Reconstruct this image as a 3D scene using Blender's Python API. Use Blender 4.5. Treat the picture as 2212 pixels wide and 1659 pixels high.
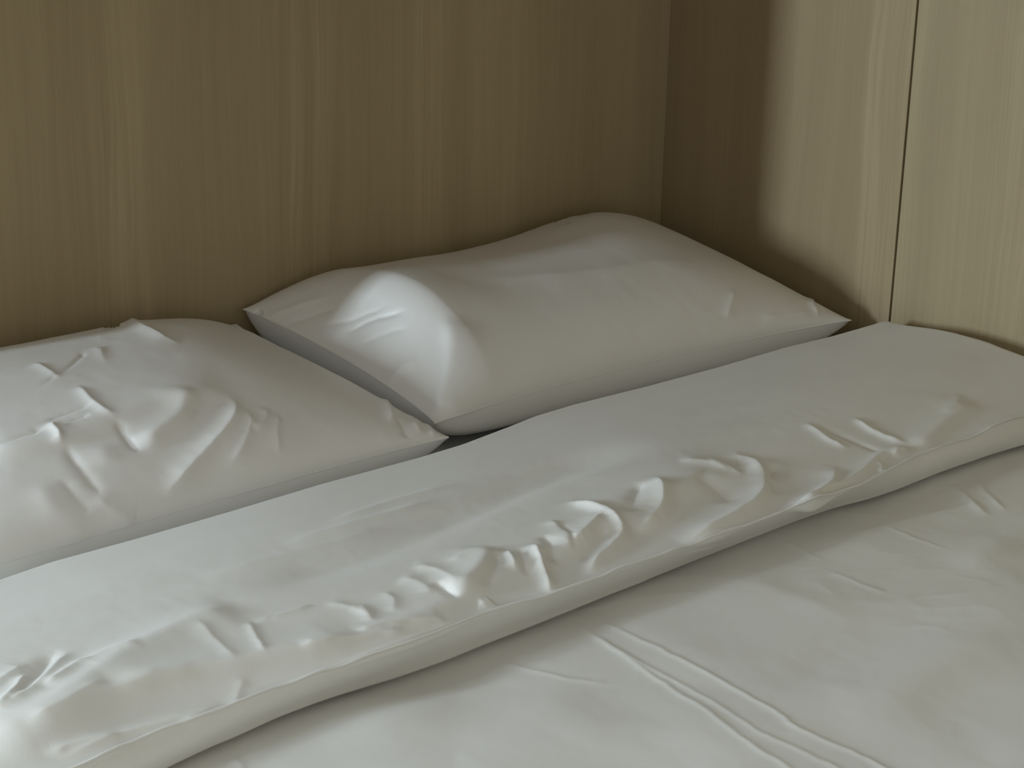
import bpy, math
import numpy as np
from mathutils import Matrix, Vector

for o in list(bpy.data.objects):
    bpy.data.objects.remove(o)
scene = bpy.context.scene
COL = scene.collection

# ------------------------------------------------------------------ camera
IMW, IMH = 2212.0, 1659.0
F_PX, PITCH, YAW, ROLL = 4458.0, math.radians(19.6), math.radians(49.5), math.radians(1.4)
MT = 0.50                                    # height of the mattress top above the floor
CAM = np.array([-2.1972, -2.2259, MT + 0.934])
_f = np.array([math.cos(YAW) * math.cos(PITCH), math.sin(YAW) * math.cos(PITCH), -math.sin(PITCH)])
_r = np.array([math.sin(YAW), -math.cos(YAW), 0.0])
_u = np.cross(_r, _f)
CR = _r * math.cos(ROLL) + _u * math.sin(ROLL)
CU = -_r * math.sin(ROLL) + _u * math.cos(ROLL)
CF = _f
cd = bpy.data.cameras.new('camera')
cd.sensor_fit = 'HORIZONTAL'
cd.sensor_width = 36.0
cd.lens = F_PX * 36.0 / IMW
cd.clip_start = 0.05
cam = bpy.data.objects.new('camera', cd)
COL.objects.link(cam)
cam.matrix_world = Matrix(((CR[0], CU[0], -CF[0], CAM[0]), (CR[1], CU[1], -CF[1], CAM[1]),
                           (CR[2], CU[2], -CF[2], CAM[2]), (0, 0, 0, 1)))
scene.camera = cam

# ------------------------------------------------------------------ world, daylight and fill, exposure
scene.view_settings.view_transform = 'Standard'
scene.view_settings.look = 'None'
scene.view_settings.gamma = 1.0
scene.view_settings.use_curve_mapping = False
scene.view_settings.exposure = 0.09
world = bpy.data.worlds.new('world')
scene.world = world
world.use_nodes = True
world.node_tree.nodes['Background'].inputs[0].default_value = (0.62, 0.76, 1.0, 1)
world.node_tree.nodes['Background'].inputs[1].default_value = 0.6

ROOM_X0, ROOM_Y0, ROOM_Y1, ROOM_H = -5.0, -3.3, 1.6, 2.5
# daylight: a tall narrow window in the left wall, plus added fill behind the camera and overhead
# (wall, from, to, sill, head, watts, colour)
WINDOWS_AND_FILL = [('left', 0.08, 0.28, 0.78, 1.85, 112.0, (0.74, 0.885, 1.0)),
           ('front', -3.60, -1.90, 0.90, 2.10, 10.8, (1.0, 0.93, 0.75))]  # front one is unseen fill, added to lift the headboard wall
SKYLIGHT_FILL = (-3.3, -2.1, -0.3, 1.1, 15.0, (0.76, 0.90, 1.0))  # unseen overhead fill, added to brighten the duvet tops
sk = bpy.data.lights.new('skylight_fill', 'AREA')
sk.shape = 'RECTANGLE'
sk.size, sk.size_y = SKYLIGHT_FILL[1] - SKYLIGHT_FILL[0], SKYLIGHT_FILL[3] - SKYLIGHT_FILL[2]
sk.energy, sk.color = SKYLIGHT_FILL[4], SKYLIGHT_FILL[5]
so = bpy.data.objects.new('skylight_fill', sk)
COL.objects.link(so)
so.location = ((SKYLIGHT_FILL[0] + SKYLIGHT_FILL[1]) / 2, (SKYLIGHT_FILL[2] + SKYLIGHT_FILL[3]) / 2, ROOM_H + .05)
for (side, a0, a1, z0, z1, w, c) in WINDOWS_AND_FILL:
    ld = bpy.data.lights.new('window_or_fill_light', 'AREA')
    ld.shape = 'RECTANGLE'
    ld.energy = w
    ld.color = c
    lo = bpy.data.objects.new('window_or_fill_light', ld)
    COL.objects.link(lo)
    if side == 'left':                           # shines towards +X, into the room
        ld.size, ld.size_y = (z1 - z0) - 0.06, (a1 - a0) - 0.06
        lo.location = (ROOM_X0 - 0.04, (a0 + a1) / 2, (z0 + z1) / 2)
        lo.rotation_euler = (0, -math.pi / 2, 0)
    else:                                        # added fill, shines towards +Y
        ld.size, ld.size_y = (a1 - a0) - 0.06, (z1 - z0) - 0.06
        lo.location = ((a0 + a1) / 2, ROOM_Y0 - 0.04, (z0 + z1) / 2)
        lo.rotation_euler = (math.pi / 2, 0, 0)


# ------------------------------------------------------------------ helpers
def P2PIX(P):
    v = P - CAM
    z = v @ CF
    return IMW / 2 + F_PX * (v @ CR) / z, IMH / 2 - F_PX * (v @ CU) / z


def hit_z(x, y, z):
    d = CF * F_PX + CR * (x - IMW / 2) - CU * (y - IMH / 2)
    t = (z - CAM[2]) / d[2]
    return CAM + d * t


def tag(o, label=None, cat=None, group=None, kind=None):
    if label: o['label'] = label
    if cat: o['category'] = cat
    if group: o['group'] = group
    if kind: o['kind'] = kind
    return o


def link(o, parent=None):
    COL.objects.link(o)
    if parent is not None:
        o.parent = parent
        o.matrix_parent_inverse = Matrix.Translation(-Vector(parent.location))
    return o


def mesh_obj(name, verts, faces, mat, parent=None, smooth=True):
    me = bpy.data.meshes.new(name)
    verts = np.asarray(verts, dtype=np.float32)
    faces = np.asarray(faces, dtype=np.int32)
    me.vertices.add(len(verts))
    me.vertices.foreach_set('co', verts.ravel())
    k = faces.shape[1]
    me.loops.add(faces.size)
    me.loops.foreach_set('vertex_index', faces.ravel())
    me.polygons.add(len(faces))
    me.polygons.foreach_set('loop_start', np.arange(0, faces.size, k, dtype=np.int32))
    me.polygons.foreach_set('loop_total', np.full(len(faces), k, dtype=np.int32))
    me.polygons.foreach_set('use_smooth', np.full(len(faces), smooth, dtype=bool))
    me.update(calc_edges=True)
    me.validate()
    me.materials.append(mat)
    return link(bpy.data.objects.new(name, me), parent)


def grid_faces(nr, nc, off=0, flip=False):
    i = np.arange(nr - 1)[:, None] * nc + np.arange(nc - 1)[None, :] + off
    q = np.stack([i, i + 1, i + nc + 1, i + nc], -1).reshape(-1, 4)
    return q[:, ::-1] if flip else q


def box_data(boxes):
    V, Fc = [], []
    for (x0, x1, y0, y1, z0, z1) in boxes:
        b = len(V)
        V += [(x0, y0, z0), (x1, y0, z0), (x1, y1, z0), (x0, y1, z0),
              (x0, y0, z1), (x1, y0, z1), (x1, y1, z1), (x0, y1, z1)]
        Fc += [[b + j for j in q] for q in ((0, 3, 2, 1), (4, 5, 6, 7), (0, 1, 5, 4), (1, 2, 6, 5), (2, 3, 7, 6), (3, 0, 4, 7))]
    return V, Fc


def boxes(name, bl, mat, parent=None, bevel=0.0):
    V, Fc = box_data(bl)
    o = mesh_obj(name, V, Fc, mat, parent, smooth=False)
    if bevel:
        m = o.modifiers.new('bevel', 'BEVEL')
        m.width = bevel
        m.segments = 2
    return o


def tube(name, pts, rad, mat, parent=None, n=8, closed=False):
    """a round cord along a polyline; rad may be an array"""
    P = np.asarray(pts, float)
    N = len(P)
    T = (np.roll(P, -1, 0) - np.roll(P, 1, 0)) if closed else np.gradient(P, axis=0)
    T /= np.linalg.norm(T, axis=1)[:, None] + 1e-12
    up = np.array([0, 0, 1.0])
    S = np.cross(T, up)
    S /= np.linalg.norm(S, axis=1)[:, None] + 1e-9
    U = np.cross(S, T)
    a = np.linspace(0, 2 * math.pi, n, endpoint=False)
    R = np.broadcast_to(np.asarray(rad, float).reshape(-1, 1, 1), (N, 1, 1))
    V = P[:, None, :] + R * (np.cos(a)[None, :, None] * S[:, None, :] + np.sin(a)[None, :, None] * U[:, None, :])
    rows = N if closed else N - 1
    i = np.arange(rows)[:, None]
    j = np.arange(n)[None, :]
    i2 = (i + 1) % N
    j2 = (j + 1) % n
    fc = np.stack([i * n + j, i * n + j2, i2 * n + j2, i2 * n + j], -1).reshape(-1, 4)
    return mesh_obj(name, V.reshape(-1, 3), fc, mat, parent)


def sstep(x):
    x = np.clip(x, 0, 1)
    return x * x * (3 - 2 * x)


_rng = np.random.RandomState(7)


def vnoise(x, y, seed=0):
    """smooth value noise on arrays, unit lattice, about -1..1"""
    r = np.random.RandomState(seed).uniform(-1, 1, (256, 256))
    xi = np.floor(x).astype(int)
    yi = np.floor(y).astype(int)
    fx = x - xi
    fy = y - yi
    fx = fx * fx * fx * (fx * (fx * 6 - 15) + 10)
    fy = fy * fy * fy * (fy * (fy * 6 - 15) + 10)
    g = lambda a, b: r[a % 256, b % 256]
    return ((g(xi, yi) * (1 - fx) + g(xi + 1, yi) * fx) * (1 - fy) +
            (g(xi, yi + 1) * (1 - fx) + g(xi + 1, yi + 1) * fx) * fy)


def grid_normals(G):
    du = np.gradient(G, axis=1)
    dv = np.gradient(G, axis=0)
    n = np.cross(du, dv)
    n /= np.linalg.norm(n, axis=2)[:, :, None] + 1e-12
    n *= np.sign(n[:, :, 2].mean())
    return n


def locate(G, pts, mask=None):
    """surface points of grid G that lie where the fold lines run"""
    x, y = P2PIX(G.reshape(-1, 3))
    if mask is not None:
        x = np.where(mask.ravel(), x, 1e6)
    out = []
    for (px, py) in pts:
        k = np.argmin((x - px) ** 2 + (y - py) ** 2)
        out.append(k)
    return np.array(out)


def smooth_poly(P, n=6):
    """Catmull-Rom through the points"""
    P = np.asarray(P, float)
    if len(P) < 3:
        return np.array([P[0] + (P[-1] - P[0]) * t for t in np.linspace(0, 1, n + 1)])
    E = np.vstack([2 * P[0] - P[1], P, 2 * P[-1] - P[-2]])
    out = []
    for i in range(1, len(E) - 2):
        p0, p1, p2, p3 = E[i - 1:i + 3]
        for t in np.linspace(0, 1, n, endpoint=False):
            out.append(0.5 * ((2 * p1) + (-p0 + p2) * t + (2 * p0 - 5 * p1 + 4 * p2 - p3) * t * t + (-p0 + 3 * p1 - 3 * p2 + p3) * t ** 3))
    out.append(P[-1])
    return np.array(out)


def soften(A, r):
    for _ in range(2):
        for ax in (0, 1):
            P = np.pad(A, [(r + 1, r) if k == ax else (0, 0) for k in (0, 1)], mode='edge')
            c = np.cumsum(P, axis=ax)
            n = A.shape[ax]
            hi = np.take(c, np.arange(2 * r + 1, 2 * r + 1 + n), axis=ax)
            lo = np.take(c, np.arange(0, n), axis=ax)
            A = (hi - lo) / (2 * r + 1)
    return A


def wrinkle(G, strokes, mask=None, gain=1.0):
    """push folds into the cloth: each stroke is (line, width left mm, width right mm, height mm[, taper])"""
    N = grid_normals(G)
    flat = G.reshape(-1, 3)
    nf = N.reshape(-1, 3)
    D = np.zeros(len(flat))
    for st in strokes:
        pts, wl, wr, h = st[:4]
        tp = st[4] if len(st) > 4 else 0.25
        wl, wr, h = wl / 1000., wr / 1000., h / 1000. * gain
        line = smooth_poly(pts, 5)
        k = locate(G, line, mask)
        Q = flat[k]
        nq = nf[k]
        m = 3.2 * max(wl, wr)
        lo, hi = Q.min(0) - m, Q.max(0) + m
        sel = np.where(np.all((flat > lo) & (flat < hi), axis=1))[0]
        if len(sel) == 0:
            continue
        p = flat[sel]
        best = np.full(len(sel), 1e9)
        tb = np.zeros(len(sel))
        sb = np.zeros(len(sel))
        L = np.concatenate([[0], np.cumsum(np.linalg.norm(np.diff(Q, axis=0), axis=1))])
        tot = L[-1] + 1e-9
        for i in range(len(Q) - 1):
            a, b = Q[i], Q[i + 1]
            ab = b - a
            l2 = ab @ ab
            if l2 < 1e-12:
                continue
            t = np.clip((p - a) @ ab / l2, 0, 1)
            r = p - (a + t[:, None] * ab)
            d = np.linalg.norm(r, axis=1)
            left = np.cross(nq[i], ab)
            s = r @ left
            u = d < best
            best[u] = d[u]
            tb[u] = ((L[i] + t * math.sqrt(l2)) / tot)[u]
            sb[u] = s[u]
        w = np.where(sb > 0, wl, wr)
        q = best / w
        prof = np.exp(-q ** 1.4)
        ends = sstep(tb / tp) * sstep((1 - tb) / tp) if tp > 0 else 1.0
        d1 = np.zeros(len(flat))
        d1[sel] = h * prof * ends
        if max(wl, wr) > .017:
            d1 = soften(d1.reshape(G.shape[:2]), 5 if max(wl, wr) > .03 else 3).ravel()
        D += d1
    return G + (D[:, None] * nf).reshape(G.shape)


# ------------------------------------------------------------------ materials
def new_mat(name):
    m = bpy.data.materials.new(name)
    m.use_nodes = True
    nt = m.node_tree
    return m, nt, nt.nodes['Principled BSDF']


def cloth_mat(name, col, rough=0.55, sheen=0.25):
    m, nt, b = new_mat(name)
    tc = nt.nodes.new('ShaderNodeTexCoord')
    n1 = nt.nodes.new('ShaderNodeTexNoise')
    n1.inputs['Scale'].default_value = 900
    n1.inputs['Detail'].default_value = 2
    nt.links.new(tc.outputs['Object'], n1.inputs['Vector'])
    bp = nt.nodes.new('ShaderNodeBump')
    bp.inputs['Strength'].default_value = 0.06
    bp.inputs['Distance'].default_value = 0.001
    nt.links.new(n1.outputs['Fac'], bp.inputs['Height'])
    nt.links.new(bp.outputs['Normal'], b.inputs['Normal'])
    b.inputs['Base Color'].default_value = (*col, 1)
    b.inputs['Roughness'].default_value = rough
    b.inputs['Specular IOR Level'].default_value = 0.55
    b.inputs['Sheen Weight'].default_value = sheen
    b.inputs['Sheen Roughness'].default_value = 0.4
    return m


def wood_mat(name, axis, stops, c_dark, c_light, seed=0.0):
    """straight vertical veneer grain; 'stops' = (coordinate in m, tone 0..1) across the wall"""
    m, nt, b = new_mat(name)
    N, Lk = nt.nodes.new, nt.links.new
    tc = N('ShaderNodeTexCoord')
    sep = N('ShaderNodeSeparateXYZ')
    Lk(tc.outputs['Object'], sep.inputs[0])
    # slow sideways drift of the grain with height
    wob = N('ShaderNodeTexNoise')
    wob.inputs['Scale'].default_value = 1.0
    wob.inputs['Detail'].default_value = 2
    mpw = N('ShaderNodeMapping')
    mpw.inputs['Scale'].default_value = (9, 9, 2.6)
    mpw.inputs['Location'].default_value = (seed, seed, seed)
    Lk(tc.outputs['Object'], mpw.inputs[0])
    Lk(mpw.outputs[0], wob.inputs['Vector'])
    wm = N('ShaderNodeMath'); wm.operation = 'MULTIPLY_ADD'
    wm.inputs[1].default_value = 0.03
    wm.inputs[2].default_value = -0.015
    Lk(wob.outputs['Fac'], wm.inputs[0])
    add = N('ShaderNodeMath'); add.operation = 'ADD'
    Lk(sep.outputs[axis], add.inputs[0])
    Lk(wm.outputs[0], add.inputs[1])

    def layer(sx, sz, det, off):
        cx = N('ShaderNodeCombineXYZ')
        m1 = N('ShaderNodeMath'); m1.operation = 'MULTIPLY'; m1.inputs[1].default_value = sx
        m2 = N('ShaderNodeMath'); m2.operation = 'MULTIPLY'; m2.inputs[1].default_value = sz
        Lk(add.outputs[0], m1.inputs[0])
        Lk(sep.outputs[2], m2.inputs[0])
        Lk(m1.outputs[0], cx.inputs[0])
        Lk(m2.outputs[0], cx.inputs[1])
        cx.inputs[2].default_value = off + seed
        t = N('ShaderNodeTexNoise')
        t.inputs['Scale'].default_value = 1.0
        t.inputs['Detail'].default_value = det
        t.inputs['Roughness'].default_value = 0.6
        Lk(cx.outputs[0], t.inputs['Vector'])
        return t.outputs['Fac']
    broad = layer(11, 0.5, 2, 3.1)
    med = layer(75, 1.6, 3, 7.7)
    fine = layer(420, 5.0, 2, 1.3)
    hair = layer(210, 3.0, 3, 5.9)
    # the run of pale and plain strips across the sheet
    lo, hi = stops[0][0], stops[-1][0]
    mr = N('ShaderNodeMapRange')
    mr.inputs['From Min'].default_value = lo
    mr.inputs['From Max'].default_value = hi
    Lk(add.outputs[0], mr.inputs['Value'])
    ramp = N('ShaderNodeValToRGB')
    el = ramp.color_ramp.elements
    while len(el) > 1:
        el.remove(el[0])
    for i, (c, t) in enumerate(stops):
        p = (c - lo) / (hi - lo)
        e = el[0] if i == 0 else el.new(p)
        e.position = p
        e.color = (t, t, t, 1)
    Lk(mr.outputs[0], ramp.inputs[0])

    def mad(a, k, c):
        n = N('ShaderNodeMath'); n.operation = 'MULTIPLY_ADD'
        Lk(a, n.inputs[0]); n.inputs[1].default_value = k
        if isinstance(c, float):
            n.inputs[2].default_value = c
        else:
            Lk(c, n.inputs[2])
        return n.outputs[0]
    # strips show the grain strongly, plain parts hardly
    strip = mad(ramp.outputs[0], 1.0, 0.0)
    gm = N('ShaderNodeMath'); gm.operation = 'MULTIPLY'
    m0 = mad(med, 2.6, -1.3)
    Lk(m0, gm.inputs[0])
    g2 = mad(strip, 0.75, 0.12)
    Lk(g2, gm.inputs[1])
    v = mad(broad, 0.55, 0.10)
    v = mad(fine, 0.16, v)
    v = mad(gm.outputs[0], 0.42, v)
    hm = N('ShaderNodeMath'); hm.operation = 'MULTIPLY'
    Lk(mad(hair, 2.0, -1.0), hm.inputs[0])
    Lk(mad(strip, 0.8, 0.25), hm.inputs[1])
    v = mad(hm.outputs[0], 0.30, v)
    v = mad(strip, 0.22, v)
    mix = N('ShaderNodeMix'); mix.data_type = 'RGBA'
    mix.inputs['A'].default_value = (*c_dark, 1)
    mix.inputs['B'].default_value = (*c_light, 1)
    Lk(v, mix.inputs['Factor'])
    Lk(mix.outputs['Result'], b.inputs['Base Color'])
    bp = N('ShaderNodeBump')
    bp.inputs['Strength'].default_value = 0.08
    bp.inputs['Distance'].default_value = 0.0006
    Lk(fine, bp.inputs['Height'])
    Lk(bp.outputs['Normal'], b.inputs['Normal'])
    b.inputs['Roughness'].default_value = 0.55
    b.inputs['Specular IOR Level'].default_value = 0.3
    return m


def plain_mat(name, col, rough=0.7, noise=0.04, scale=30):
    m, nt, b = new_mat(name)
    tc = nt.nodes.new('ShaderNodeTexCoord')
    n1 = nt.nodes.new('ShaderNodeTexNoise')
    n1.inputs['Scale'].default_value = scale
    nt.links.new(tc.outputs['Object'], n1.inputs['Vector'])
    mix = nt.nodes.new('ShaderNodeMix'); mix.data_type = 'RGBA'
    mix.inputs['A'].default_value = (*[c * (1 - noise) for c in col], 1)
    mix.inputs['B'].default_value = (*[min(1, c * (1 + noise)) for c in col], 1)
    nt.links.new(n1.outputs['Fac'], mix.inputs['Factor'])
    nt.links.new(mix.outputs['Result'], b.inputs['Base Color'])
    b.inputs['Roughness'].default_value = rough
    return m


M_SHEET = cloth_mat('white_cotton_sateen', (0.80, 0.785, 0.745), 0.40, 0.15)
M_PILLOW = cloth_mat('white_pillow_cotton', (0.80, 0.78, 0.75), 0.40, 0.15)
M_SEAM = cloth_mat('white_seam_cord', (0.82, 0.80, 0.76), 0.6, 0.2)
WD, WL_ = (0.27, 0.199, 0.104), (0.53, 0.425, 0.262)
M_WOOD_BACK = wood_mat('oak_veneer_headboard', 0,
    [(-1.30, .2), (-1.10, .15), (-1.00, .15), (-.955, .75), (-.925, .6), (-.89, .1), (-.76, .1), (-.70, .55), (-.64, .5), (-.60, .1),
     (-.50, .1), (-.475, .75), (-.43, .45), (-.40, .1), (-.30, .25), (-.25, .1), (-.12, .1), (0.0, .05)], WD, WL_, 0.0)
M_WOOD_RIGHT = wood_mat('oak_veneer_side_dimmed', 1,
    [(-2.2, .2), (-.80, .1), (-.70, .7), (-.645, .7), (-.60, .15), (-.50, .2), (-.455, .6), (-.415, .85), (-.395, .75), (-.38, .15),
     (-.20, .1), (-.1, .1), (0.0, .1)], tuple(c * .86 for c in WD), tuple(c * .86 for c in WL_), 4.3)  # headboard veneer darkened in colour to offset the strong window light
M_WOOD_CORNER = wood_mat('oak_veneer_corner_dimmed', 1,
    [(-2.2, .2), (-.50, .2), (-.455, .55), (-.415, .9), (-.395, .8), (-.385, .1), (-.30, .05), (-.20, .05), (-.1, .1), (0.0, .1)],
    tuple(c * f for c, f in zip(WD, (.84, .81, .80))), tuple(c * f for c, f in zip(WL_, (.84, .81, .80))), 4.3)  # same darkening against the window light, plus a darker panel tone
M_DARK = plain_mat('dark_joint_backing', (0.03, 0.022, 0.015), 0.9)
M_WHITE = plain_mat('white_wall_paint', (0.72, 0.70, 0.66), 0.8)
M_FLOOR = plain_mat('brown_wood_floor', (0.26, 0.18, 0.11), 0.5, 0.15, 8)
M_BASE = plain_mat('oak_bed_base', (0.36, 0.27, 0.16), 0.6, 0.1, 20)
M_FRAME = plain_mat('white_window_frame', (0.8, 0.8, 0.8), 0.4)

# ------------------------------------------------------------------ setting
S = lambda o: tag(o, kind='structure')
PART_X = -1.55
wb = S(boxes('wall_back', [(PART_X, 0.12, 0.0, 0.12, 0.0, ROOM_H)], M_WOOD_BACK))
tag(wb, 'oak veneered headboard wall behind the pillows')
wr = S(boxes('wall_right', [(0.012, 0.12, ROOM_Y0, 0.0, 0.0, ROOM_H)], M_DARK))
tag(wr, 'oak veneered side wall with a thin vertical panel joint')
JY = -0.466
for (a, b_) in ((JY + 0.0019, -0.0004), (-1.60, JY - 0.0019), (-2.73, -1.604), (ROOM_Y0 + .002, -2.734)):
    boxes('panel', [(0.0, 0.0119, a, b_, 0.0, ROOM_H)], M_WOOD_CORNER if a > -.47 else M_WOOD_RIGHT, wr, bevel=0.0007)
S(boxes('floor', [(ROOM_X0 - .12, 0.12, ROOM_Y0 - .12, ROOM_Y1 + .12, -0.1, 0.0)], M_FLOOR))
k0, k1, k2, k3 = SKYLIGHT_FILL[:4]
cx0, cx1, cy0, cy1 = ROOM_X0 - .12, 0.12, ROOM_Y0 - .12, ROOM_Y1 + .12
S(boxes('ceiling', [(cx0, k0, cy0, cy1, ROOM_H, ROOM_H + .1), (k1, cx1, cy0, cy1, ROOM_H, ROOM_H + .1),
                    (k0, k1, cy0, k2, ROOM_H, ROOM_H + .1), (k0, k1, k3, cy1, ROOM_H, ROOM_H + .1)], M_WHITE))
S(boxes('window_3', [(k0, k0 + .03, k2, k3, ROOM_H + .06, ROOM_H + .1), (k1 - .03, k1, k2, k3, ROOM_H + .06, ROOM_H + .1),
                     (k0 + .03, k1 - .03, k2, k2 + .03, ROOM_H + .06, ROOM_H + .1), (k0 + .03, k1 - .03, k3 - .03, k3, ROOM_H + .06, ROOM_H + .1)], M_FRAME))  # frame round the added overhead fill
S(boxes('light_blocker_1', [(PART_X, -0.0005, -0.72, -0.0005, 1.40, 1.48)], M_BASE))      # unseen low soffit, added to shade the pillows and corner
S(boxes('light_blocker_2', [(PART_X - .05, PART_X - .0005, -0.10, 0.12, 0.0, ROOM_H)], M_BASE))      # unseen end post, added to set the shadow edge near the corner
S(boxes('wall_rear', [(ROOM_X0 - .12, 0.12, ROOM_Y1, ROOM_Y1 + .12, 0.0, ROOM_H)], M_WHITE))
S(boxes('wall_side', [(PART_X, PART_X + .1, 0.1205, ROOM_Y1, 0.0, ROOM_H)], M_WHITE))
for i, (side, a0, a1, z0, z1, _w, _c) in enumerate(WINDOWS_AND_FILL):
    lo_, hi_ = (ROOM_Y0, ROOM_Y1) if side == 'left' else (ROOM_X0 - .12, 0.12)
    rects = [(lo_, a0, 0, ROOM_H), (a1, hi_, 0, ROOM_H), (a0, a1, 0, z0), (a0, a1, z1, ROOM_H)]
    e = .03
    fr = [(a0, a0 + e, z0, z1), (a1 - e, a1, z0, z1), (a0 + e, a1 - e, z0, z0 + e), (a0 + e, a1 - e, z1 - e, z1)]
    if side == 'left':
        put = lambda r, d0, d1: (ROOM_X0 - d1, ROOM_X0 - d0, r[0], r[1], r[2], r[3])
    else:
        put = lambda r, d0, d1: (r[0], r[1], ROOM_Y0 - d1, ROOM_Y0 - d0, r[2], r[3])
    S(boxes('wall_' + side, [put(r, 0, .12) for r in rects], M_WHITE))
    S(boxes('window_%d' % (i + 1), [put(r, .06, .10) for r in fr], M_FRAME))  # the front frame surrounds the added fill

# ------------------------------------------------------------------ bed base and mattress
bb = bpy.data.objects.new('bed_base', None)
COL.objects.link(bb)
bb.location = (-.82, -1.03, 0)
tag(bb, 'low oak bed base under the white mattress', 'bed base')
boxes('frame', [(-1.63, -0.015, -2.05, -0.012, 0.10, 0.27)], M_BASE, bb, bevel=.004)
for (x, y) in ((-1.55, -.12), (-.12, -.12), (-1.55, -1.97), (-.12, -1.97)):
    boxes('leg', [(x - .03, x + .03, y - .03, y + .03, 0.0, 0.10)], M_BASE, bb)
mt = boxes('mattress', [(-1.62, -0.02, -2.03, -0.018, 0.271, MT)], M_SHEET)
m = mt.modifiers.new('bevel', 'BEVEL'); m.width = .05; m.segments = 5
for p in mt.data.polygons: p.use_smooth = True
tag(mt, 'mattress in a white sheet glimpsed between the pillows and the duvet', 'mattress')

# ------------------------------------------------------------------ pillows
def ctrl(A, u, v):
    """cubic B-spline surface over a lattice A (rows front to back), u, v in -1..1"""
    A = np.pad(np.asarray(A, float), 2, mode='edge')
    nr, nc = A.shape[0] - 4, A.shape[1] - 4
    x = (u + 1) / 2 * (nc - 1) + 2
    y = (v + 1) / 2 * (nr - 1) + 2
    xi = np.clip(np.floor(x).astype(int), 1, nc + 1)
    yi = np.clip(np.floor(y).astype(int), 1, nr + 1)
    fx, fy = x - xi, y - yi
    B = lambda f: ((1 - f) ** 3 / 6, (3 * f ** 3 - 6 * f ** 2 + 4) / 6, (-3 * f ** 3 + 3 * f ** 2 + 3 * f + 1) / 6, f ** 3 / 6)
    bx_, by_ = B(fx), B(fy)
    out = 0
    for j in range(4):
        for i in range(4):
            out = out + by_[j] * bx_[i] * A[yi + j - 1, xi + i - 1]
    return out


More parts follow.
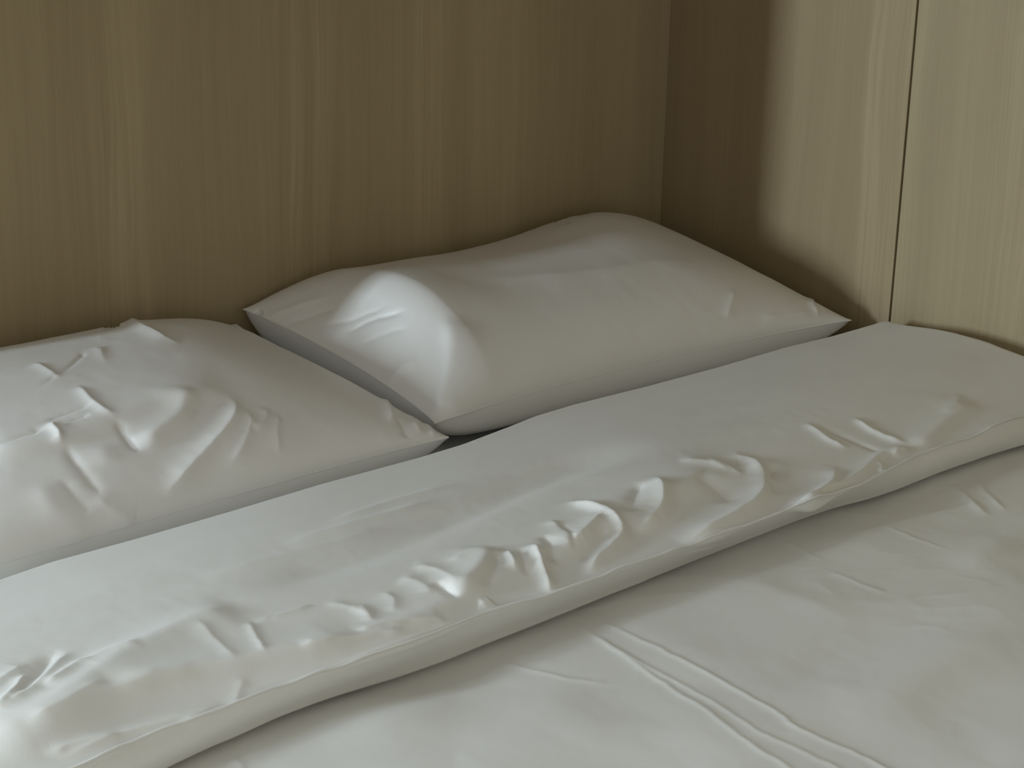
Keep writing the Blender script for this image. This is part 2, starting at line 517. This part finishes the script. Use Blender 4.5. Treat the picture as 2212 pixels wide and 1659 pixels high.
def pillow(name, corners, H, lift, label, strokes, edge_in, pow_u, pow_v, shape, seed, ramp=0.0, lump=None, nu=430, nv=310):
    """corners: FL, FR, BR, BL seam tips (world). H: dome height over the seam plane. shape: stuffing lumps (mm) on a coarse lattice"""
    root = bpy.data.objects.new(name, None)
    COL.objects.link(root)
    FL, FR, BR, BL = [np.array(c, float) for c in corners]
    ctr = (FL + FR + BR + BL) / 4
    root.location = (ctr[0], ctr[1], MT)
    tag(root, label, 'pillow', 'white pillows along the headboard')

    def surf(nu, nv):
        # denser near the rim so that the edge curls round
        a = np.linspace(-1, 1, nu)
        b = np.linspace(-1, 1, nv)
        dens = lambda t: 0.72 * t + 0.28 * np.sin(t * math.pi / 2)
        u, v = np.meshgrid(dens(a), dens(b))
        s, t = (u + 1) / 2, (v + 1) / 2
        # seam plane with the sides drawn in between the pointed corners
        Pn = ((1 - s) * (1 - t))[..., None] * FL + (s * (1 - t))[..., None] * FR + (s * t)[..., None] * BR + ((1 - s) * t)[..., None] * BL
        ex = (FR - FL + BR - BL); ex /= np.linalg.norm(ex)
        ey = (BL - FL + BR - FR); ey /= np.linalg.norm(ey)
        eL, eR, eF, eB = edge_in
        cv = (1 - v * v) ** 0.8
        cu = (1 - u * u) ** 0.8
        wR = ((1 + u) / 2) ** 2; wL = ((1 - u) / 2) ** 2
        wB = ((1 + v) / 2) ** 2; wF = ((1 - v) / 2) ** 2
        Pn = Pn + (cv * (eL * wL - eR * wR))[..., None] * ex + (cu * (eF * wF - eB * wB))[..., None] * ey
        return u, v, Pn
    u, v, Pn = surf(nu, nv)
    au, av = np.abs(u), np.abs(v)
    pu = np.where(u < 0, pow_u[0], pow_u[1])
    pv = np.where(v < 0, pow_v[0], pow_v[1])
    fu = 1 - au ** pu
    if ramp:                                         # a broad sloping shoulder on the left-hand side
        t = np.clip((1 + u) / ramp, 0, 1)
        fu = np.where(u < 0, (1 - (1 - t) ** 1.6) ** (1 / .58), fu)
    dome = fu * (1 - av ** pv)
    dome = np.clip(dome, 0, 1) ** 0.58
    top = H * dome
    top = top + ctrl(shape, u, v) / 1000. * np.clip(1 - av ** 8, 0, 1) ** .5 * np.clip(1 - au ** 8, 0, 1) ** .5
    if lump is not None:
        top = top + lump(u, v)
    x, y = Pn[..., 0], Pn[..., 1]
    rim = np.clip(dome * 3, 0, 1)
    top = top + rim * (0.0020 * vnoise(x * 9 + 3, y * 9 + 7, seed) + 0.0004 * vnoise(x * 22, y * 30, seed + 1) + 0.00012 * vnoise(x * 70, y * 70, seed + 2))
    G = Pn.copy()
    G[..., 2] += top
    G = wrinkle(G, strokes, None, 1.35)
    # gathered pucker along the seam
    rimw = np.exp(-((1 - np.maximum(au, av)) / 0.06) ** 2)
    along = np.where(au > av, y, x)
    G[..., 2] += rimw * (1 - np.maximum(au, av) ** 8) * 0.0018 * vnoise(along * 60, along * 0 + 1.5, seed + 3)
    G[..., 1] = np.minimum(G[..., 1], -0.004)
    G[..., 0] = np.minimum(G[..., 0], -0.004)
    mesh_obj('pillowcase', G.reshape(-1, 3), grid_faces(nv, nu), M_PILLOW, root)
    # underside, resting on the mattress
    ub, vb, Pb = surf(121, 91)
    d2 = np.clip((1 - np.abs(ub) ** 7) * (1 - np.abs(vb) ** 7), 0, 1) ** 0.5
    B = Pb.copy()
    B[..., 2] -= d2 * (Pb[..., 2] - MT - 0.001) * 1.0
    # the filling bulges out below the seam before it turns under
    bl = np.clip(1 - ((np.maximum(np.abs(ub), np.abs(vb)) - .955) / .045) ** 2, 0, 1)
    B[..., 1] -= .012 * bl * np.where(vb < -np.abs(ub) * .9, 1, 0) * (1 - ub ** 4)
    B[..., 0] -= .008 * bl * np.where(ub < -np.abs(vb) * .9, 1, 0) * (1 - vb ** 4)
    B[..., 1] = np.minimum(B[..., 1], -0.004)
    mesh_obj('underside', B.reshape(-1, 3), grid_faces(91, 121, flip=True), M_PILLOW, root)
    rimp = np.vstack([G[0, :], G[1:, -1], G[-1, -2::-1], G[-2:0:-1, 0]])[::2]
    tube('seam', rimp, 0.0007, M_SEAM, root, n=6, closed=True)
    return root, G


RIGHT_SHAPE = [[0, 0, 0, 0, 0, 0, 0, 0, 0.1, 0.9, 1.7],
    [0, 0, 0, 0, 0, 0, 0, 0, -0.6, -1.0, -0.8],
    [0, 0, 0, 0, 0, 0, 0, 0, -0.3, -0.7, -0.9],
    [-0.1, -0.3, -0.4, -1.5, -1.8, -1.3, -0.4, 1.4, 1.4, 0.3, 0.2],
    [0.3, -7.0, -5.9, -9.2, -12.6, -11.5, -4.2, 8.9, 11.7, 2.8, 0],
    [11.6, -6.9, -10.9, -11.2, -15.5, -14.5, -5.9, 9.0, 16.9, 10.4, 3.3],
    [20.8, 4.6, -11.2, -10.5, -14.2, -13.3, -6.0, 6.9, 15.6, 12.4, 4.5]]
RIGHT_LUMPS = np.array([[0] * 11, [0, 5, 1, -2, -2, -2, -2, -1, 0, 0, 0], [0, 11, 4, -4, -5, -5, -4, -2, 0, 0, 0],
    [0, 11, 4, -4, -6, -6, -5, -2, 0, 0, 0], [0, 6, 2, -1, -3, -3, -3, -1, 0, 0, 0], [0] * 11, [0] * 11])
RIGHT_SHAPE = np.array(RIGHT_SHAPE) + RIGHT_LUMPS
LEFT_SHAPE = [[0, 0, 0, 0, 0, 0, 0, 0, 0.4, 2.0, 2.5],
    [0, 0, 0, 0, 0, 0, 0, 0, -0.1, 0.1, 0.4],
    [0, 0, 0, 0, 0, 0, 0, 0, -0.1, -0.9, -1.5],
    [0, 0, 0, 0, 0.1, 0.1, -0.1, 0.3, 0.8, 0.8, -0.1],
    [0, 0, 0, 0.1, 1.4, 0.4, -0.5, 2.3, 3.6, -1.6, -6.7],
    [0, 0, 0, 0.5, 2.4, 0.6, -0.4, 3.0, 7.1, 8.4, -5.2],
    [0, 0, 0, 0.2, 1.9, 0.6, -0.1, 3.1, 8.2, 8.7, -7.1]]
TZ = MT + 0.06
AX, AY = -0.768, -0.413
RIGHT_STROKES = [
    ([(943, 908), (955, 850), (966, 800), (972, 740), (960, 680)], 8, 26, 5.0, .2),
    ([(690, 705), (760, 690), (845, 655)], 4, 5, -1.6),
    ([(740, 725), (800, 692), (885, 668)], 4, 5, -2.2),
    ([(770, 750), (830, 722), (890, 705)], 4, 6, -1.2),
    ([(1000, 605), (1150, 598), (1330, 580), (1500, 552)], 14, 30, 2.0),
    ([(1588, 625), (1580, 655), (1568, 690)], 4, 7, 1.3),
    ([(1750, 648), (1762, 668), (1768, 688)], 3, 7, 2.2),
    ([(1640, 690), (1700, 680), (1760, 672)], 5, 8, 1.2),
    ([(1194, 484), (1212, 485), (1234, 478)], 3.5, 3, -6.0, .3),
    ([(1245, 468), (1256, 468), (1275, 462)], 3, 3, -2.0, .3),
    ([(540, 690), (552, 682), (568, 672)], 4, 4, -3.5, .3),
    ([(570, 690), (640, 660), (720, 640)], 6, 6, 1.2),
    ([(585, 715), (650, 690), (740, 660)], 5, 5, -1.0),
    ([(820, 850), (860, 800), (905, 770)], 8, 12, 1.2),
]
rp, RG = pillow('pillow',
    [(AX, AY, TZ), (-0.0485, -0.439, TZ), (-0.055, -0.022, MT + .105), (-0.785, -0.022, MT + .106)],
    0.085, 0, 'smooth white pillow in the corner against the side wall', RIGHT_STROKES,
    (0.020, 0.020, 0.020, 0.0), (4.2, 2.6), (2.2, 2.4), RIGHT_SHAPE, 11, 0.29)

LEFT_STROKES = [
    ([(-60, 1005), (0, 988), (125, 955), (245, 912), (335, 880), (430, 855), (510, 850)], 40, 9, 7.0, .15),
    ([(418, 850), (390, 903), (345, 937), (300, 972)], 7, 20, 7.5, .2),
    ([(478, 848), (506, 880), (492, 922), (440, 978), (395, 1025), (345, 1080)], 10, 12, 5.5, .25),
    ([(528, 880), (538, 920), (520, 970), (488, 1012)], 8, 9, 2.8),
    ([(577, 880), (570, 910), (545, 938)], 5, 7, 2.0),
    ([(600, 890), (598, 935), (600, 985)], 4, 6, 1.3),
    ([(168, 832), (205, 880), (248, 914)], 5, 7, 2.6),
    ([(250, 915), (278, 952), (302, 980)], 5, 4, -4.0),
    ([(102, 920), (118, 940), (135, 968)], 5, 6, 4.0),
    ([(140, 962), (165, 1000), (205, 1050), (225, 1070)], 6, 6, -2.2),
    ([(-40, 985), (0, 966), (60, 947), (110, 928)], 4, 4, -2.4),
    ([(120, 932), (155, 920), (195, 902)], 3, 3, -1.6),
    ([(95, 918), (150, 898), (205, 878)], 3, 3, -1.4),
    ([(45, 862), (105, 822), (160, 783), (200, 745)], 3, 3, -1.3),
    ([(75, 782), (100, 798), (132, 818)], 5, 8, 1.8),
    ([(212, 748), (225, 775), (240, 795)], 5, 10, 3.2),
    ([(272, 690), (300, 705), (345, 726), (395, 748)], 6, 14, 4.2),
    ([(828, 868), (843, 888), (845, 918)], 5, 8, 3.0),
    ([(880, 885), (895, 912), (915, 945)], 6, 6, 2.0),
    ([(915, 905), (928, 925), (940, 948)], 5, 5, 1.6),
    ([(860, 900), (872, 925), (880, 950)], 5, 5, -1.8),
    ([(215, 960), (225, 985), (230, 1010)], 18, 18, 2.6, .3),
    ([(70, 1040), (130, 1110), (200, 1160)], 14, 18, 2.0),
    ([(200, 1065), (240, 1100), (300, 1140)], 10, 12, 1.6),
    ([(130, 1030), (175, 1085), (200, 1110)], 7, 7, -1.4),
    ([(215, 709), (235, 711), (266, 702)], 3, 4, -5.0, .3),
    ([(420, 1000), (520, 960), (640, 900)], 40, 40, 2.5, .4),
]
lp, LG = pillow('pillow',
    [(-1.50, -0.475, TZ - .004), (-0.783, -0.459, TZ), (-0.800, -0.030, MT + .090), (-1.515, -0.022, MT + .09)],
    0.085, 0, 'creased white pillow cut by the left picture edge, wrinkled across its middle', LEFT_STROKES,
    (0.015, 0.012, 0.012, 0.0), (2.6, 2.4), (2.2, 2.4), LEFT_SHAPE, 31)

# ------------------------------------------------------------------ duvet
dv = bpy.data.objects.new('duvet', None)
COL.objects.link(dv)
dv.location = (-.8, -1.2, MT)
tag(dv, 'white duvet with its top edge folded back below the pillows', 'duvet')

Z_CREST, Z_SEAM, Z_MAIN = MT + .075, MT + .072, MT + .040
BACK_PX = [(-260, 1345), (-120, 1297), (0, 1250), (110, 1212), (300, 1160), (500, 1102), (700, 1042), (900, 988), (1000, 958), (1100, 920), (1160, 896), (1240, 872), (1400, 832),
           (1550, 792), (1700, 748), (1800, 724), (1919, 690), (2000, 664)]
SEAM_PX = [(-200, 1800), (0, 1725), (170, 1659), (300, 1600), (480, 1535), (600, 1490), (880, 1392), (1040, 1330), (1200, 1282), (1350, 1228), (1500, 1175),
           (1700, 1105), (1850, 1052), (1985, 985), (2100, 945), (2212, 900), (2330, 850)]
FRONT_PX = [(-200, 1895), (0, 1805), (350, 1659), (600, 1545), (900, 1424), (1050, 1368), (1240, 1300), (1400, 1240), (1500, 1200), (1700, 1128), (1840, 1080), (2000, 1030), (2212, 957), (2380, 890)]


def plan(px, z):
    P = np.array([hit_z(a, b, z) for a, b in px])
    P = P[np.argsort(P[:, 0])]
    return P[:, 0], P[:, 1]


bx, by = plan(BACK_PX, Z_CREST)
sx, sy = plan(SEAM_PX, Z_SEAM)
fx, fy = plan(FRONT_PX, Z_MAIN)
X0, X1 = -1.66, -0.0035


def resample(xs, ys, x):
    return np.interp(x, xs, ys)


NX = 900
xs = np.linspace(X0, X1, NX)
k = np.ones(9) / 9
sm = lambda a: np.convolve(np.pad(a, 4, 'edge'), k, 'valid')
yb, ysm, yf = sm(resample(bx, by, xs)), sm(resample(sx, sy, xs)), sm(resample(fx, fy, xs))
zmain_at = lambda x, y: MT + .038 + .006 * vnoise(x * 4 + 2.3, y * 4 + 1.2, 51) + .003 * vnoise(x * 9 + 1.1, y * 9 + 5.2, 52)

# the folded-back band: a profile swept across the bed, back tuck -> crest -> top -> seam -> front face -> tuck
n_back, n_top, n_front = 26, 236, 30
wall = sstep((X1 - xs) / 0.05) ** 0.6              # rounds down where it meets the side wall
rows = []
tb = np.linspace(0, 1, n_back, endpoint=False)
for t in tb:                                        # quarter round at the back
    a = t * math.pi / 2
    r = .030
    rows.append(np.stack([xs, yb + r * (1 - math.sin(a)) * 0 + r * math.cos(a) - r * 0.2, (MT + .012) + (Z_CREST - MT - .012) * math.sin(a) - (1 - wall) * .02], -1))
tt = np.linspace(0, 1, n_top)
for t in tt:
    y = yb - .006 + (ysm - yb + .006) * t
    z = Z_CREST + (Z_SEAM - Z_CREST) * t + .016 * np.sin(math.pi * min(1, t * 1.0)) ** 1.2 - .012 * (max(0, t - .86) / .14) ** 2 * 0
    z = z - (1 - wall) * (.022 + .020 * min(t, .7))
    rows.append(np.stack([xs, y + 0 * xs, z], -1))
zb = zmain_at(xs, yf) - .004
for t in np.linspace(0, 1, n_front + 1)[1:]:
    y = ysm + (yf - ysm) * (1 - (1 - t) ** 1.6) - .006 * math.sin(math.pi * t)
    z = Z_SEAM - (1 - wall) * .036 + (zb - Z_SEAM + (1 - wall) * .024) * t ** 1.15
    rows.append(np.stack([xs, y, z], -1))
for t in (0.3, 0.6, 1.0):                           # tucked under
    rows.append(np.stack([xs, yf + .05 * t, zb - .006 * t], -1))
FG = np.array(rows)
vis = np.zeros(FG.shape[:2], bool)
vis[n_back - 6:n_back + n_top] = True
# soft puffiness and long pulls along the fold
tv = np.zeros(FG.shape[0])
tv[n_back:n_back + n_top] = np.sin(math.pi * tt) ** .6
tv[:n_back] = 0
xx, yy = FG[..., 0], FG[..., 1]
ya = yy + 0.10 * xx
soft = (.0045 * vnoise(xx * 3.3 + 5, yy * 10 + 2, 61) +   .0009 * vnoise(xx * 5 + 1, ya * 36 + 8, 62) + .0002 * vnoise(xx * 30, yy * 34, 63)
        + .0001 * vnoise(xx * 90, yy * 90, 64))
FG[..., 2] += soft * tv[:, None]
FOLD_STROKES = [
    ([(-60, 1665), (150, 1562), (300, 1502), (510, 1452), (700, 1412), (860, 1372), (1000, 1300), (1110, 1240), (1240, 1185), (1340, 1135), (1430, 1080), (1550, 1040), (1660, 1025)], 46, 15, 9.0, .1),
    ([(520, 1285), (700, 1222), (850, 1172), (1000, 1110), (1150, 1042), (1300, 985), (1420, 950)], 34, 26, -6.5, .2),
    ([(1560, 985), (1605, 990), (1640, 1015), (1652, 1050), (1638, 1082), (1600, 1112), (1545, 1143), (1465, 1180)], 9, 15, 7.5, .2),
    ([(1400, 1035), (1424, 1065), (1428, 1105), (1402, 1135), (1365, 1157)], 8, 11, 6.5, .25),
    ([(1388, 1050), (1368, 1095), (1350, 1128)], 8, 8, -3.5),
    ([(1215, 1083), (1290, 1113), (1328, 1140), (1343, 1162), (1322, 1188), (1290, 1213), (1265, 1245)], 7, 8, 5.5, .2),
    ([(1305, 1122), (1268, 1163), (1240, 1185), (1200, 1203)], 6, 12, 4.5, .25),
    ([(1312, 1150), (1285, 1185), (1255, 1220)], 6, 6, -3.0),
    ([(1140, 1188), (1165, 1228), (1181, 1260), (1190, 1290)], 6, 6, 6.0, .25),
    ([(1086, 1203), (1104, 1230), (1114, 1250)], 5, 6, 4.0, .3),
    ([(1128, 1195), (1128, 1225), (1135, 1255)], 5, 5, -3.0),
    ([(1172, 1165), (1188, 1195), (1192, 1230)], 6, 6, -3.0),
    ([(1062, 1190), (1046, 1235), (1012, 1278), (982, 1308)], 7, 24, 7.0, .2),
    ([(1078, 1205), (1066, 1250), (1040, 1290)], 6, 6, -2.5),
    ([(935, 1272), (962, 1292), (988, 1312)], 4, 5, -4.0),
    ([(760, 1385), (880, 1362), (968, 1348)], 8, 3, 2.2, .15),
    ([(640, 1425), (780, 1395), (882, 1378)], 8, 3, 2.2, .15),
    ([(1030, 1312), (1044, 1312), (1060, 1303)], 4, 6, 2.5),
    ([(-60, 1620), (0, 1592), (100, 1548), (190, 1485), (260, 1432), (330, 1392), (410, 1352), (520, 1310)], 22, 26, 6.5, .12),
    ([(-30, 1560), (10, 1525), (40, 1490), (65, 1452)], 6, 10, 5.0),
    ([(30, 1530), (62, 1482), (95, 1435), (128, 1400)], 7, 7, -4.5),
    ([(5, 1548), (75, 1495), (125, 1440), (152, 1405)], 6, 8, 3.5),
    ([(95, 1502), (145, 1463), (195, 1432)], 6, 8, 3.0),
    ([(425, 1350), (468, 1400), (508, 1458)], 6, 8, 1.3, .2),
    ([(535, 1345), (554, 1398), (570, 1442)], 4, 5, 1.5, .2),
    ([(540, 1352), (610, 1332), (680, 1308)], 4, 4, 1.3),
    ([(230, 1515), (380, 1474), (510, 1455), (600, 1436), (690, 1418), (780, 1400)], 26, 8, 4.5, .15),
    ([(530, 1470), (515, 1500), (502, 1535)], 5, 6, 1.2),
    ([(120, 1645), (300, 1580), (430, 1545), (478, 1512)], 10, 5, 3.0),
    ([(90, 1640), (180, 1610), (270, 1595)], 8, 5, 2.0),
    ([(1690, 1110), (1780, 1068), (1850, 1030), (1905, 985), (1985, 968)], 9, 6, 4.0, .15),
    ([(1975, 978), (2030, 930), (2080, 893), (2112, 868)], 28, 6, 4.5, .2),
    ([(1840, 900), (1895, 938), (1965, 962)], 8, 6, 3.0),
    ([(1735, 912), (1795, 952), (1838, 972)], 6, 6, 2.4),
    ([(1762, 915), (1850, 955), (1920, 985)], 5, 5, -2.2),
    ([(1805, 1005), (1795, 1048), (1755, 1082), (1712, 1108)], 7, 13, 4.5),
    ([(1680, 1000), (1660, 1040), (1680, 1075)], 10, 10, -3.0),
    ([(2212, 905), (2160, 930), (2120, 945)], 6, 8, 2.0),
    ([(860, 1250), (905, 1270), (930, 1300)], 10, 10, 2.0),
    ([(770, 1310), (790, 1335), (800, 1365)], 6, 8, 1.6),
    ([(960, 1225), (1020, 1205), (1075, 1195)], 6, 6, 1.6),
    ([(1460, 1000), (1530, 1005), (1580, 1030)], 12, 9, 2.4),
    ([(600, 1180), (760, 1130), (950, 1075)], 8, 10, 1.8),
    ([(420, 1250), (640, 1190), (860, 1130)], 8, 10, 1.6),
    ([(700, 1130), (850, 1082), (1000, 1040)], 7, 9, 1.4),
    ([(880, 1225), (930, 1235), (962, 1262), (985, 1300)], 10, 8, 2.0),
    ([(1180, 1128), (1215, 1160), (1234, 1188)], 6, 10, 2.4),
    ([(1205, 1138), (1226, 1168), (1240, 1202)], 5, 5, -2.4),
    ([(1225, 1088), (1275, 1108), (1322, 1138)], 3, 5, 1.3),
    ([(700, 1305), (760, 1320), (802, 1352)], 8, 6, 1.3),
    ([(820, 1280), (850, 1308), (842, 1342)], 6, 9, 1.4),
    ([(165, 1452), (230, 1422), (310, 1398)], 8, 10, 1.8),
    ([(200, 1530), (330, 1490), (440, 1475)], 9, 6, 1.4),
    ([(50, 1592), (150, 1542), (235, 1492)], 9, 12, 2.6),
    ([(-40, 1500), (20, 1460), (60, 1435)], 9, 9, 2.4),
    ([(1928, 988), (1940, 976), (1962, 971)], 4, 4, 2.2, .3),
    ([(1888, 1000), (1904, 1008), (1900, 1022)], 4, 4, 1.8, .3),
    ([(1520, 998), (1560, 1008), (1605, 1036)], 5, 8, 1.8),
    ([(1490, 1040), (1550, 1060), (1590, 1092)], 15, 15, -3.6),
    ([(2030, 900), (2060, 880), (2075, 850)], 8, 8, 1.2),
]
FG = wrinkle(FG, FOLD_STROKES, vis, 1.3)
FG[..., 0] = np.minimum(FG[..., 0], -0.003)
# front lip is crimped along the stitched seam
lip = np.zeros(FG.shape[0]); i0 = n_back + n_top - 1
lip[i0 - 2:i0 + 3] = [.4, .8, 1, .6, .2]
FG[..., 2] += lip[:, None] * (.0016 + .0022 * vnoise(xs * 38, xs * 0 + .5, 71)[None, :])
FG[..., 2] -= .10 * np.clip((-1.60 - FG[..., 0]) / .06, 0, 1) ** 1.3      # hangs over the open side of the bed
mesh_obj('turned_down_fold', FG.reshape(-1, 3), grid_faces(FG.shape[0], NX, flip=True), M_SHEET, dv)
sl = FG[i0][::3] + np.array([0, -.001, .0008])
tube('seam', sl, 0.0010 + .0005 * np.abs(vnoise(sl[:, 0] * 60, sl[:, 0] * 0, 72)), M_SEAM, dv, n=6)

# main cover, from under the fold to the foot of the bed
NM = 820
xm = np.linspace(X0, X1, NM)
v0 = np.linspace(0, 1, 290)
yfm = np.interp(xm, xs, yf)
MG = []
for t in v0:
    MG.append(np.stack([xm, yfm + .06 + (-1.62 - yfm - .06) * t, 0 * xm], -1))
for y in np.linspace(-1.63, -2.06, 40):
    MG.append(np.stack([xm, 0 * xm + y, 0 * xm], -1))
MG = np.array(MG)
xx, yy = MG[..., 0], MG[..., 1]
MG[..., 2] = zmain_at(xx, yy) + .0009 * vnoise(xx * 14 + 3, yy * 14 + 3, 53) + .00025 * vnoise(xx * 34, yy * 30, 54) + .0001 * vnoise(xx * 85, yy * 85, 55)
MG[..., 2] -= (1 - sstep((X1 - xx) / .06)) * .012
dfront = np.clip((yfm[None, :] - yy) / .09, 0, 1)
MG[..., 2] -= .012 * (1 - sstep(dfront))            # pressed down by the fold lying on it
mp = sstep((vnoise(xx * 5 + 8.2, yy * 5 + 3.1, 56) - .05) / .5)
MG[..., 2] += mp * ((1 - np.abs(vnoise(xx * 16 + yy * 26, xx * 12 - yy * 6, 57))) ** 3 * .0005 + (1 - np.abs(vnoise(xx * 30 + yy * 44, xx * 20 - yy * 9, 58))) ** 3 * .00015)
MAIN_STROKES = [
    ([(1236, 1345), (1342, 1412), (1438, 1479), (1534, 1539), (1620, 1606), (1707, 1659), (1790, 1712)], 3.5, 4, .85, .08),
    ([(1270, 1369), (1345, 1410), (1419, 1450), (1534, 1513), (1630, 1575), (1702, 1609), (1812, 1659), (1900, 1702)], 3, 4, .7, .08),
    ([(1289, 1340), (1366, 1374), (1467, 1422), (1582, 1484), (1688, 1546), (1726, 1573), (1860, 1633), (1913, 1659), (2000, 1700)], 3, 4, .9, .08),
    ([(2300, 1335), (2212, 1372), (2120, 1402), (2040, 1440), (1960, 1490), (1880, 1532), (1780, 1582)], 24, 55, 5.5, .35),
    ([(2290, 1110), (2212, 1152), (2150, 1182), (2060, 1242)], 18, 17, 4.0, .25),
    ([(1690, 1165), (1735, 1190), (1785, 1218)], 3, 4, .6),
    ([(1895, 1128), (1970, 1160), (2055, 1192)], 3, 4, .6),
    ([(1780, 1228), (1850, 1258), (1930, 1285)], 4, 6, .7),
    ([(2055, 1045), (2100, 1085), (2140, 1120)], 5, 7, 2.0),
    ([(2100, 1030), (2140, 1075), (2180, 1110)], 4, 5, 1.4),
    ([(1590, 1240), (1700, 1290), (1860, 1330)], 30, 30, 2.2, .35),
    ([(1080, 1430), (1200, 1460), (1330, 1480)], 3, 4, .8),
    ([(500, 1640), (520, 1655), (530, 1680)], 4, 6, 1.6),
    ([(1650, 1500), (1800, 1430), (1950, 1370), (2120, 1300)], 36, 36, -3.5, .35),
    ([(700, 1620), (900, 1540), (1080, 1480)], 40, 30, 2.2, .35),
]
MG = wrinkle(MG, MAIN_STROKES, None, 1.25)
MG[..., 0] = np.minimum(MG[..., 0], -0.003)
MG[..., 2] -= .10 * np.clip((-1.60 - MG[..., 0]) / .06, 0, 1) ** 1.3      # hangs over the open side of the bed
mesh_obj('cover', MG.reshape(-1, 3), grid_faces(MG.shape[0], NM, flip=True), M_SHEET, dv)
# lower layer between mattress and fold
LGx = np.linspace(X0, X1, 120)
lay = []
ybl = np.interp(LGx, xs, yb)
for t, z in ((0, .004), (.15, .012), (.5, .02), (1, .02)):
    lay.append(np.stack([LGx, ybl + .018 + (-.95 - ybl) * t, 0 * LGx + MT + z], -1))
lay = np.array(lay)
mesh_obj('lower_layer', lay.reshape(-1, 3), grid_faces(lay.shape[0], 120, flip=True), M_SHEET, dv)
